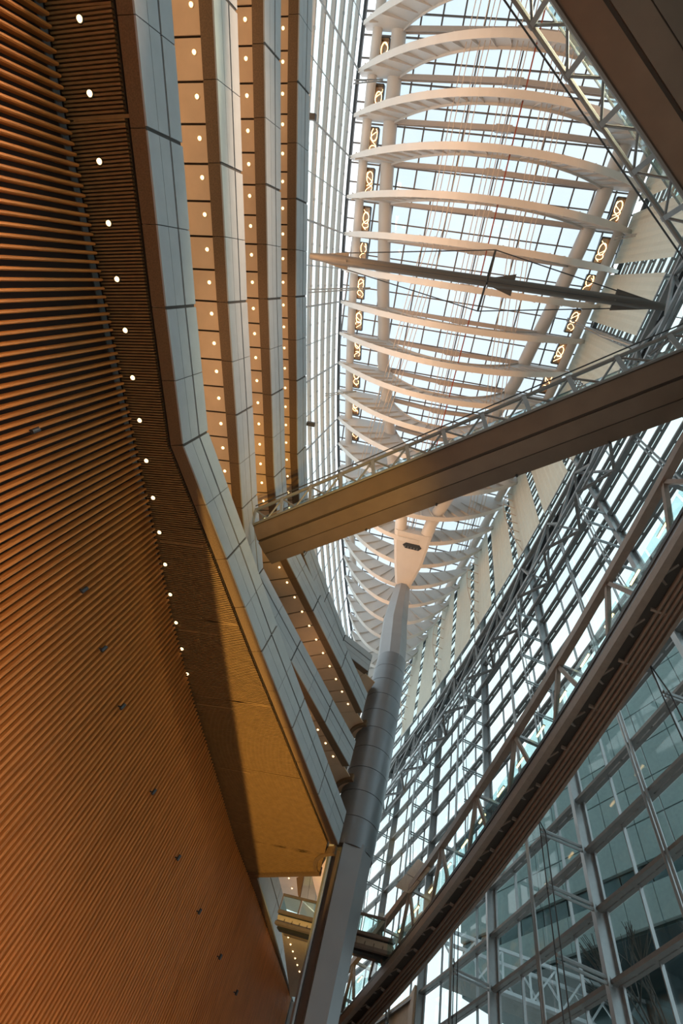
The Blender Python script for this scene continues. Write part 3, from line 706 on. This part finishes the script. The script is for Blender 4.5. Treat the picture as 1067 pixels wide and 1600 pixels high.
# screens above the belt truss
GAPS = [-14.3, -8.7, -3.05, 2.6, 8.1, 13.7, 19.4, 25.0, 30.2, 35.4, 40.7, 46.0, 51.3, 56]
for i, (a, b) in enumerate(zip(GAPS, GAPS[1:])):
    o = root('sun_screen', (XR((a + b) / 2, -0.62), (a + b) / 2, 45), 'tall cream fabric screen hung on the right glass wall, %s from the top' % nth(i), 'screen', 'cream screens on the right wall')
    m = MB(); n = 14; y0, y1 = a + 0.52, b - 0.52
    pr = []
    for k in range(n + 1):
        y = lerp(y0, y1, k / n); pr.append((XR(y, -0.66) + 0.05 * math.cos(k * math.pi), y))
    ring0 = [(x, y, 44.6) for x, y in pr] + [(x + 0.02, y, 44.6) for x, y in pr[::-1]]
    ring1 = [(x, y, 61.6) for x, y in pr] + [(x + 0.02, y, 61.6) for x, y in pr[::-1]]
    m.loft([ring0, ring1]).build('fabric', M_fabric, o, smooth=False)
    MB().bar((XR(y0, -0.64), y0, 44.5), (XR(y1, -0.64), y1, 44.5), 0.09, 0.12).build('bottom_rail', M_steel, o)
    MB().bar((XR(y0, -0.64), y0, 61.7), (XR(y1, -0.64), y1, 61.7), 0.09, 0.12).build('top_rail', M_steel, o)

# wind trusses: cable and strut ladders standing on the posts
for i, y in enumerate((2.9, 13.2, 23.5, 33.8, 44.1, 54.4)):
    n = V((-1, -0.0039 * (y + 20) * 0.9, 0)).normalized(); P = lambda off, z: V((XR(y), y, z)) + n * off
    zt = 36.6 - 0.02 * y
    o = root('wind_truss', tuple(P(1.2, zt)), 'ladder of wind struts and cables below the belt truss at the %s steel post' % nth(i), 'wind truss', 'cable ladders on the right wall')
    zr_ = 22.17 - 0.104 * y
    bow = lambda z: 2.3 - 0.5 * ((z - 30) / 8.0) ** 2
    zz = [zt, 33.5, 31.0, 28.5, 25.95, 23.4]
    cb = MB(); cb.path([P(bow(z), z) for z in zz] + [P(1.9, zr_ + 0.2)], 0.055, 6); cb.path([P(bow(z) - 0.25, z) for z in zz] + [P(1.9, zr_ + 0.2)], 0.03, 5)
    cb.build('cable', M_steel, o)
    for z in zz[1:]:
        m = MB(); m.tube(P(0.3, z + 0.1), P(bow(z) + 0.1, z + 0.1), 0.06, 6); m.tube(P(0.3, z - 0.09), P(bow(z) + 0.1, z - 0.09), 0.05, 6); m.build('strut', M_steel, o)
    zl = [z for z in (15.85, 13.4, 10.9, 8.4, 5.9) if z < zr_ - 3.5 + 1]
    cb = MB()
    for d in (-0.12, 0.14): cb.path([P(2.55, zr_ - 3.3)] + [P(2.4 + d * 0.6, z) + V((0, d, 0)) for z in zl] + [P(2.2, FLOOR)], 0.03, 5)
    cb.build('lower_cable', M_dark, o)
    for z in [18.35] + zl:
        if z > zr_ - 3.4: continue
        m = MB(); m.tube(P(0.3, z + 0.1), P(2.5, z + 0.1), 0.075, 6); m.tube(P(0.3, z - 0.1), P(2.5, z - 0.1), 0.06, 6); m.build('strut', M_steel, o)
    m = MB()
    pts = [P(0.7 + 1.5 * math.sin(math.pi * t / 8), lerp(44.8, 61.4, t / 8)) for t in range(9)]
    m.path(pts, 0.05, 6); m.build('upper_cable', M_cable, o)
    for t in range(1, 8):
        MB().tube(P(0.45, pts[t].z), pts[t], 0.06, 6).build('rung', M_cable, o)
    m = MB()
    for d in (-0.18, 0.18):
        m.tube(P(2.0, zr_ + 0.1) + V((0, d, 0)), P(4.05, zr_ - 3.3) + V((0, d, 0)), 0.07, 6)
    m.build('hanger', M_steel, o)

# ------------------------------------------------------------------ sloping walkway (ramp) along the right wall
rp = root('ramp_walkway', (9, 20, 16), 'sloping walkway with taupe steel trusses and pipes along the right glass wall', 'walkway')
RYs = [-9 + 2.575 * k for k in range(29)]
def RP(y, off, dz): return V((XR(y, off), y, 18.60 - 0.102 * y + dz))
def sweep(off, dz, w, h, name, mt, ys=RYs, slope=0.0):
    m = MB()
    for a, b in zip(ys, ys[1:]): m.bar(RP(a, off, dz + slope * a), RP(b, off, dz + slope * b), w, h)
    return m.build(name, mt, rp)
sweep(-4.0, 3.72, 0.34, 0.42, 'top_chord', M_taupe)
sweep(-4.02, 1.20, 0.10, 0.18, 'deck_edge', M_dark, slope=-0.008)
sweep(-3.98, 0.90, 0.08, 0.42, 'edge_fascia', M_column2, slope=-0.006)
sweep(-4.05, 0.42, 0.22, 0.40, 'edge_beam', M_taupe)
sweep(-4.14, 0.06, 0.30, 0.16, 'edge_beam_flange', M_taupe)
sweep(-3.45, 0.92, 1.0, 0.14, 'deck', M_dark)
sweep(-3.48, 0.32, 0.95, 0.06, 'belly_plate', M_joint)
for k, off in enumerate((-3.60, -3.44, -3.28, -3.12)):
    m = MB(); m.path([RP(y, off, -0.10 - 0.008 * y * 0.5 - 0.06 * k) for y in RYs], 0.085, 10); m.build('pipe', M_pipe, rp, smooth=True)
sweep(-2.96, -0.26, 0.14, 0.40, 'lower_flange', M_taupe)
for k, y in enumerate(RYs[2:-1]):
    y2 = y + 1.29
    MB().bar(RP(y, -4.1, 0.1), RP(y + 0.35, -3.62, 0.35), 0.09, 0.14).build('bracket', M_taupe, rp)
    MB().bar(RP(y, -4.1, 0.1), RP(y - 0.55, -3.62, 0.35), 0.09, 0.14).build('bracket', M_taupe, rp)
    MB().bar(RP(y2, -3.86, -0.12), RP(y2, -2.98, -0.30), 0.10, 0.12).build('pipe_hanger', M_taupe, rp)
    if k % 2 == 0:
        MB().bar(RP(y, -4.0, 3.6), RP(y + 1.3, -3.9, 1.2), 0.2, 0.2).build('diagonal', M_taupe, rp)
        MB().bar(RP(y, -4.0, 3.6), RP(y - 1.0, -3.9, 1.2), 0.16, 0.2).build('diagonal', M_taupe, rp)
        MB().bar(RP(y, -4.0, 3.7), RP(y + 0.6, -0.5, 3.7), 0.2, 0.16).build('cross_strut', M_steel, rp)
    if k >= 3:
        a, b = y + 0.06, y + 2.5
        m = MB(); m.hexa([RP(a, -3.96, 1.2), RP(b, -3.96, 1.2), RP(b, -3.94, 1.2), RP(a, -3.94, 1.2)], [RP(a, -3.96, 2.25), RP(b, -3.96, 2.25), RP(b, -3.94, 2.25), RP(a, -3.94, 2.25)])
        m.build('glass_panel', M_glassr, rp)
ny = 0
for k in range(17):
    y = 8.45 + 2.575 * k
    a, b = V((XR(y, -2.6), y, 23.25 - 0.117 * y)), V((XR(y + 0.85, -2.6), y + 0.85, 23.25 - 0.117 * (y + 0.85)))
    o = root('tube_light', tuple(a), 'short glowing tube light above the sloping walkway, %s from the upper right' % nth(k), 'light', 'tube lights above the walkway')
    MB().tube(a, b, 0.045, 8).build('tube', M_tube, o)
    MB().bar(a + V((0.03, 0, 0.09)), b + V((0.03, 0, 0.09)), 0.12, 0.06).build('fitting', M_grey, o)
# cream board standing on the walkway truss
q = [V((5.22, 37.25, 18.2)), V((5.95, 33.95, 18.45)), V((5.52, 36.3, 20.0)), V((4.62, 39.9, 19.6))]
n = V((0.14, 0.03, 0)); o = root('cream_board', tuple(q[0]), 'rectangular cream board mounted above the walkway beside the column', 'board')
h0 = [q[0].lerp(q[1], 0.0), q[0].lerp(q[1], 0.49), q[3].lerp(q[2], 0.49), q[3]]; h1 = [q[0].lerp(q[1], 0.51), q[1], q[2], q[3].lerp(q[2], 0.51)]
for hh in (h0, h1): MB().hexa(hh, [p + n for p in hh]).build('panel', M_cream, o)
MB().bar(q[0].lerp(q[1], 0.5) + n, q[3].lerp(q[2], 0.5) + n, 0.08, 0.08).build('stay', M_taupe, o)
# curved cream wall at the foot of the glass wall
CW = [(7.35, 44.2), (7.35, 46.0), (6.7, 49.0), (5.7, 53.0), (4.4, 57.5)]
MB().strip([(x, y, 0) for x, y in CW], [(0, FLOOR), (0.3, FLOOR), (0.3, 16.2), (0, 16.2)]).build('curved_panel_wall', M_cream, label='curved cream wall panel under the far end of the sloping walkway', cat='wall panel')

# ------------------------------------------------------------------ footbridges
def footbridge(P0, P1, zb, label, side_n):
    P0 = V(P0); P1 = V(P1); d = (P1 - P0); L = d.length; d.normalize(); n = V(side_n).normalized()
    o = root('footbridge', (P0.x, P0.y, zb), label, 'footbridge', 'footbridges crossing the hall')
    X = lambda s, a, z: V((P0.x + d.x * s + n.x * a, P0.y + d.y * s + n.y * a, zb + z))
    def prof(name, pts, m, s0=0.0, s1=None):
        s1 = L if s1 is None else s1
        MB().loft([[X(s0, a, z) for a, z in pts], [X(s1, a, z) for a, z in pts]]).build(name, m, o)
    prof('side_skin', [(0.12, 0.52), (0.98, 0.06), (0.98, 0.16), (0.16, 0.62)], M_bronze)
    prof('shadow_gap', [(0.96, 0.14), (1.14, 0.12), (1.14, 0.2), (0.96, 0.22)], M_bronzed)
    prof('belly_skin', [(1.12, 0.03), (1.88, -0.06), (1.88, 0.06), (1.12, 0.14)], M_bronze)
    prof('shadow_gap', [(1.86, 0.02), (1.96, 0.02), (1.96, 0.1), (1.86, 0.1)], M_bronzed)
    prof('rear_skin', [(1.94, -0.02), (2.72, 0.04), (2.72, 0.5), (1.94, 0.1)], M_bronze)
    prof('edge_trim', [(0.04, 0.52), (0.14, 0.50), (0.14, 0.66), (0.04, 0.66)], M_grey)
    prof('edge_trim', [(0.13, 0.47), (0.17, 0.45), (0.17, 0.53), (0.13, 0.53)], M_bronzed)
    prof('deck', [(0.2, 0.6), (2.7, 0.5), (2.7, 0.75), (0.2, 0.75)], M_concrete)
    ns = int(L / 2.05); st = L / ns
    m = MB(); m.tube(X(0, -0.42, 1.62), X(L, -0.42, 1.62), 0.10, 8); m.build('chord', M_grey, o, smooth=True)
    m = MB(); m.tube(X(0, -0.62, 1.78), X(L, -0.62, 1.78), 0.035, 6); m.build('cable', M_dark, o)
    m = MB(); m.tube(X(0, 0.25, 1.85), X(L, 0.25, 1.85), 0.04, 6); m.build('handrail', M_steel, o)
    for k in range(ns + 1):
        s = min(L, k * st)
        MB().bar(X(s, -0.5, 1.68), X(s, 0.1, 0.62), 0.20, 0.09).build('post', M_steel, o)
        if k < ns:
            MB().tube(X(s, -0.42, 1.6), X(s + st * 0.5, 0.1, 0.66), 0.055, 6).build('diagonal', M_grey, o)
            MB().tube(X(s + st, -0.42, 1.6), X(s + st * 0.5, 0.1, 0.66), 0.055, 6).build('diagonal', M_grey, o)
            m = MB(); m.loft([[X(s + 0.05, 0.2, 0.7), X(s + st - 0.05, 0.2, 0.7), X(s + st - 0.05, 0.22, 0.7), X(s + 0.05, 0.22, 0.7)], [X(s + 0.05, 0.2, 1.8), X(s + st - 0.05, 0.2, 1.8), X(s + st - 0.05, 0.22, 1.8), X(s + 0.05, 0.22, 1.8)]]).build('glass_panel', M_glassr, o)
    for k in range(6):
        s = 2.5 + k * (L - 4) / 5
        MB().tube(X(s, 2.66, 0.06), X(s, 2.66, -0.1), 0.06, 8).build('drain_spout', M_dark, o)
    return o
footbridge((-9.5, 14.57), (10.6, 0.06), 22.8, 'bronze-clad footbridge crossing the middle of the hall to the second gallery', (0.585, 0.811))
footbridge((-11.6, -18.15), (10.4, -0.9), 22.8, 'bronze-clad footbridge cutting across the upper right corner', (0.617, -0.787))
# lower footbridge behind the column
o = root('lower_footbridge', (0.5, 42.5, 16.3), 'small footbridge with glass balustrade passing behind the column', 'footbridge')
a, b = V((-3.4, 44.8, 17.0)), V((5.0, 40.6, 16.05)); d = (b - a).normalized(); n = V((-d.y, d.x, 0)).normalized()
def lb(name, s0, s1, off, dz, w, h, m):
    MB().bar(a.lerp(b, s0) + n * off + V((0, 0, dz)), a.lerp(b, s1) + n * off + V((0, 0, dz)), w, h).build(name, m, o)
lb('edge_beam', 0, 1, 0, 0.62, 0.25, 0.2, M_taupe); lb('edge_fascia', 0, 1, 0.12, 0.42, 0.12, 0.24, M_dark)
for k in range(14): lb('cream_infill', k / 14 + 0.004, (k + 1) / 14 - 0.004, 0.1, 0.14, 0.08, 0.26, M_cream)
lb('lower_edge_beam', 0, 1, 0.06, -0.1, 0.3, 0.2, M_taupe); lb('deck', 0, 1, 0.9, 0.35, 1.7, 0.16, M_cream)
lb('underside_beam', 0, 1, 0.7, -0.15, 0.5, 0.2, M_dark); lb('rear_beam', 0, 1, 1.8, 0.2, 0.25, 0.5, M_taupe)
lb('handrail', 0, 0.93, 0, 1.75, 0.16, 0.14, M_taupe)
for k in range(10):
    lb('deck_joist', 0.02 + k * 0.1, 0.035 + k * 0.1, 0.9, 0.12, 1.6, 0.2, M_taupe)
for k in range(5):
    s0, s1 = 0.01 + k * 0.185, 0.185 + k * 0.185
    p, q = a.lerp(b, s0), a.lerp(b, s1)
    MB().hexa([p + V((0, 0, 0.66)), q + V((0, 0, 0.66)), q + n * 0.02 + V((0, 0, 0.66)), p + n * 0.02 + V((0, 0, 0.66))], [p + V((0, 0, 1.68)), q + V((0, 0, 1.68)), q + n * 0.02 + V((0, 0, 1.68)), p + n * 0.02 + V((0, 0, 1.68))]).build('glass_panel', M_glassr, o)
for s in (0.0, 0.18, 0.55, 0.93):
    p = a.lerp(b, s); MB().bar(p + V((0, 0, 0.5)), p + V((0, 0, 1.8)), 0.09, 0.09).build('post', M_taupe, o)

# ------------------------------------------------------------------ cross strut under the roof
o = root('cross_strut', (0.3, -0.15, 41), 'grey steel cross strut with tapered fins spanning the hall below the roof ribs', 'strut')
p, q = V((-12.9, -0.1, 41)), V((13.6, -0.2, 41)); d = (q - p).normalized()
for s0, s1 in ((0.06, 0.525), (0.53, 0.94)):
    MB().path([p.lerp(q, s0), p.lerp(q, s0 + 0.05), p.lerp(q, s1 - 0.05), p.lerp(q, s1)], 0.36, 16).build('tube', M_strut, o, smooth=True)
def fins(c, dirn, L, R0):
    u = V((0, 1, 0)); z = V((0, 0, 1)); t = d * dirn
    for ax in (u, z):
        m = MB(); w = ax.cross(d).normalized() * 0.04
        pr = [c, c + ax * 0.2, c + t * L + ax * R0, c + t * L - ax * R0, c - ax * 0.2]
        m.loft([[x + w for x in pr], [x - w for x in pr]]).build('end_fin', M_strut, o)
fins(p.lerp(q, 0.02), 1, 2.6, 0.62); fins(p.lerp(q, 0.98), -1, 3.0, 0.72); fins(p.lerp(q, 0.525), 1, 2.0, 0.75)
for sg in (-1, 1): MB().tube(p.lerp(q, 0.5 + sg * 0.5), p.lerp(q, 0.5 + sg * 0.43), 0.24, 12, 0.34).build('end_tip', M_strut, o, smooth=True)
c = p.lerp(q, 0.525)
MB().bar(c + V((0.1, -2.1, 0)), c + V((-0.1, 2.1, 0)), 0.16, 0.16).build('spreader', M_dark, o)
for sg in (-1, 1):
    for e in (0.08, 0.9):
        MB().tube(c + V((-0.1 * sg, 2.1 * sg, 0)), p.lerp(q, e) + V((0, 0.45 * sg, 0)), 0.04, 6).build('stay_cable', M_dark, o)
for sg in (-1, 1):
    MB().tube(c + V((0, 0, 1.8 * sg)), p.lerp(q, 0.08), 0.03, 5).build('stay_cable', M_dark, o); MB().tube(c + V((0, 0, 1.8 * sg)), p.lerp(q, 0.9), 0.03, 5).build('stay_cable', M_dark, o)
MB().tube(c + V((0, 0, -1.8)), c + V((0, 0, 1.8)), 0.05, 6).build('spreader', M_dark, o)
# short maintenance arms at the eaves
for i, (a, b) in enumerate((((-14.4, 2.75, 46), (-9.8, 1.95, 52)), ((10.0, 2.1, 55), (14.0, 3.2, 46)), ((-15.2, -15.2, 57), (-12.6, -15.8, 58)), ((12.4, -5.5, 58), (15.0, -6.2, 57)), ((-14.2, 14.5, 56), (-10.6, 13.6, 57)))):
    o = root('maintenance_arm', a, 'slender steel maintenance arm reaching from wall to roof edge, %s' % ('left of the cross strut', 'right of the cross strut', 'at the upper left eaves', 'at the upper right eaves', 'at the lower left eaves')[i], 'arm', 'maintenance arms at the eaves')
    A, B = V(a), V(b)
    for dy in (-0.13, 0.13): MB().tube(A + V((0, dy, 0)), B + V((0, dy * 0.4, 0)), 0.055, 6).build('rail', M_steel, o)
    for k in range(5): MB().tube(A.lerp(B, k / 5 + 0.1) + V((0, -0.12, 0)), A.lerp(B, k / 5 + 0.1) + V((0, 0.12, 0)), 0.03, 5).build('rung', M_steel, o)

# ------------------------------------------------------------------ amber uplight with added plates that block its light (out of view)
o = root('uplight', (UPLIGHT.x, UPLIGHT.y, FLOOR), 'low amber uplight on the floor, out of view, with added light-blocking plates', 'uplight')
MB().box(UPLIGHT.x - 0.35, UPLIGHT.x + 0.6, UPLIGHT.y - 0.6, UPLIGHT.y + 0.6, FLOOR, UPLIGHT.z - 0.12).build('base', M_dark, o)
s0, s1 = V((-9.6, 11.0, 17.5)), V((-5.2, 40.2, 17.5))
t = 0.035
a, b = UPLIGHT.lerp(s0, t), UPLIGHT.lerp(s1, t)
a, b = a.lerp(b, -1.2), b.lerp(a, -0.6)
a2, b2 = V((a.x - 0.9, a.y - 0.3, a.z - 0.25)), V((b.x - 0.9, b.y + 0.3, b.z - 0.25))
MB().hexa([a, b, b2, a2], [x + V((0, 0, 0.012)) for x in (a, b, b2, a2)]).build('light_block', M_dark, o)  # unseen plate added to cut the straight shadow edge on the soffit
a, b = UPLIGHT.lerp(V((-10.35, 8.0, 17.8)), t), UPLIGHT.lerp(V((-1.5, 31.0, 17.8)), t)
a = a.lerp(b, -0.5); b = b.lerp(a, -0.5)
a2, b2 = V((a.x + 1.2, a.y - 0.2, a.z - 0.25)), V((b.x + 1.2, b.y + 0.2, b.z - 0.25))
MB().hexa([a, b, b2, a2], [x + V((0, 0, 0.012)) for x in (a, b, b2, a2)]).build('light_block', M_dark, o)  # added plate stopping amber spill onto the bridge and column

a, b = UPLIGHT.lerp(V((-14.0, 9.3, 17.5)), t), UPLIGHT.lerp(V((-6.5, 9.3, 17.8)), t)
a2, b2 = V((a.x - 0.2, a.y - 0.6, a.z - 0.35)), V((b.x + 0.2, b.y - 0.6, b.z - 0.35))
MB().hexa([a, b, b2, a2], [x + V((0, 0, 0.012)) for x in (a, b, b2, a2)]).build('light_block', M_dark, o)  # added plate closing the light gap between the other two
# ------------------------------------------------------------------ outside
MB().box(18, 220, -120, 260, FLOOR - 0.4, FLOOR - 0.1).build('exterior_ground', M_pave, kind='structure')
ob = root('neighbour_building', (24, 42, FLOOR), 'grey panelled building seen through the right glass wall', 'building')
u0, u1 = V((31.0, 18.8)), V((14.0, 59.0)); d = (u1 - u0); L = d.length; d.normalize(); n = V((-d.y, d.x)) * -1
def fb(name, s0, s1, z0, z1, off, th, m):
    p, q = u0 + d * s0 + n * off, u0 + d * s1 + n * off
    MB().hexa([(*p, z0), (*q, z0), (*(q - n * -th), z0), (*(p - n * -th), z0)], [(*p, z1), (*q, z1), (*(q - n * -th), z1), (*(p - n * -th), z1)]).build(name, m, ob)
sgn = 1 if n.x > 0 else -1
n = n * sgn
nb = 15
for k in range(nb):
    yb = u0.y + d.y * L * (k + 0.5) / nb
    rows = [(26.1, 28.9), (29.0, 31.9), (32.0, 35.0), (35.1, 38.2), (38.3, 41.4), (41.5, 44.6), (44.7, 47.8)][:7 if yb < 37 else 5 if yb < 46 else 3 if yb < 53 else 2]
    for z0, z1 in rows:
        fb('facade_panel', L * k / nb + 0.04, L * (k + 1) / nb - 0.04, z0, z1, 0, 0.3, M_out)
    fb('body', L * k / nb, L * (k + 1) / nb, 22.4, rows[-1][1], 0.35, 8, M_joint)
    fb('window_strip', L * k / nb + 0.06, L * (k + 1) / nb - 0.06, 24.7, 26.0, 0.25, 0.1, M_outdark)
    fb('band_panel', L * k / nb + 0.03, L * (k + 1) / nb - 0.03, 22.2, 24.6, 0, 0.3, M_out)
fb('overhang_soffit', 0, L, 22.0, 22.3, 0.3, 8, M_outdark)
fb('ground_storey', 0, 13.0, FLOOR, 22.0, 4.0, 4, M_outdark); fb('ground_storey', 24.5, L * 0.74, FLOOR, 22.0, 4.0, 4, M_outdark)
for k in range(12):
    s = 2 + k * L / 13
    p = u0 + d * s + n * 0.5
    MB().box(p.x, p.x + 0.1, p.y - 0.5, p.y + 0.5, 25.3, 25.42).build('window_lamp', M_tube, ob)
# outdoor truss bridge between the hall and the neighbour
o = root('outdoor_truss_bridge', (17, 46, 18), 'pale steel truss footbridge outside the right glass wall', 'footbridge')
for z in (18.0, 20.45):
    for y in (45, 47): MB().bar((9.8, y, z), (25.5, y, z), 0.2, 0.22).build('chord', M_steel, o)
for k in range(8):
    x = 9.9 + k * 2.0
    MB().bar((x, 45, 18), (x, 45, 20.4), 0.13, 0.13).build('upright', M_steel, o); MB().bar((x, 45, 18), (x + 2.0, 45, 20.4), 0.12, 0.12).build('diagonal', M_steel, o); MB().bar((x, 47, 20.4), (x + 2.0, 47, 18), 0.12, 0.12).build('diagonal', M_steel, o)
MB().box(9.8, 25.5, 44.9, 47.1, 17.7, 17.9).build('deck', M_grey, o)
# bare tree outside at lower right
tr = root('bare_tree', (19.5, 30, FLOOR), 'bare dark tree outside the glass at the lower right', 'tree')
m = MB(); random.seed(3)
def grow(p, d, L, r, k):
    q = p + d * L; m.tube(p, q, r, 5, r * 0.65)
    if k == 0: return
    for _ in range(3):
        e = (d + V((random.uniform(-.7, .7), random.uniform(-.7, .7), random.uniform(-.1, .5)))).normalized(); grow(q, e, L * 0.72, r * 0.62, k - 1)
grow(V((20.5, 31, FLOOR)), V((0, 0, 1)), 6.5, 0.28, 5)
m.build('trunk_and_branches', M_joint, tr)

for o in ALLW:
    if '_w' in o: del o['_w']
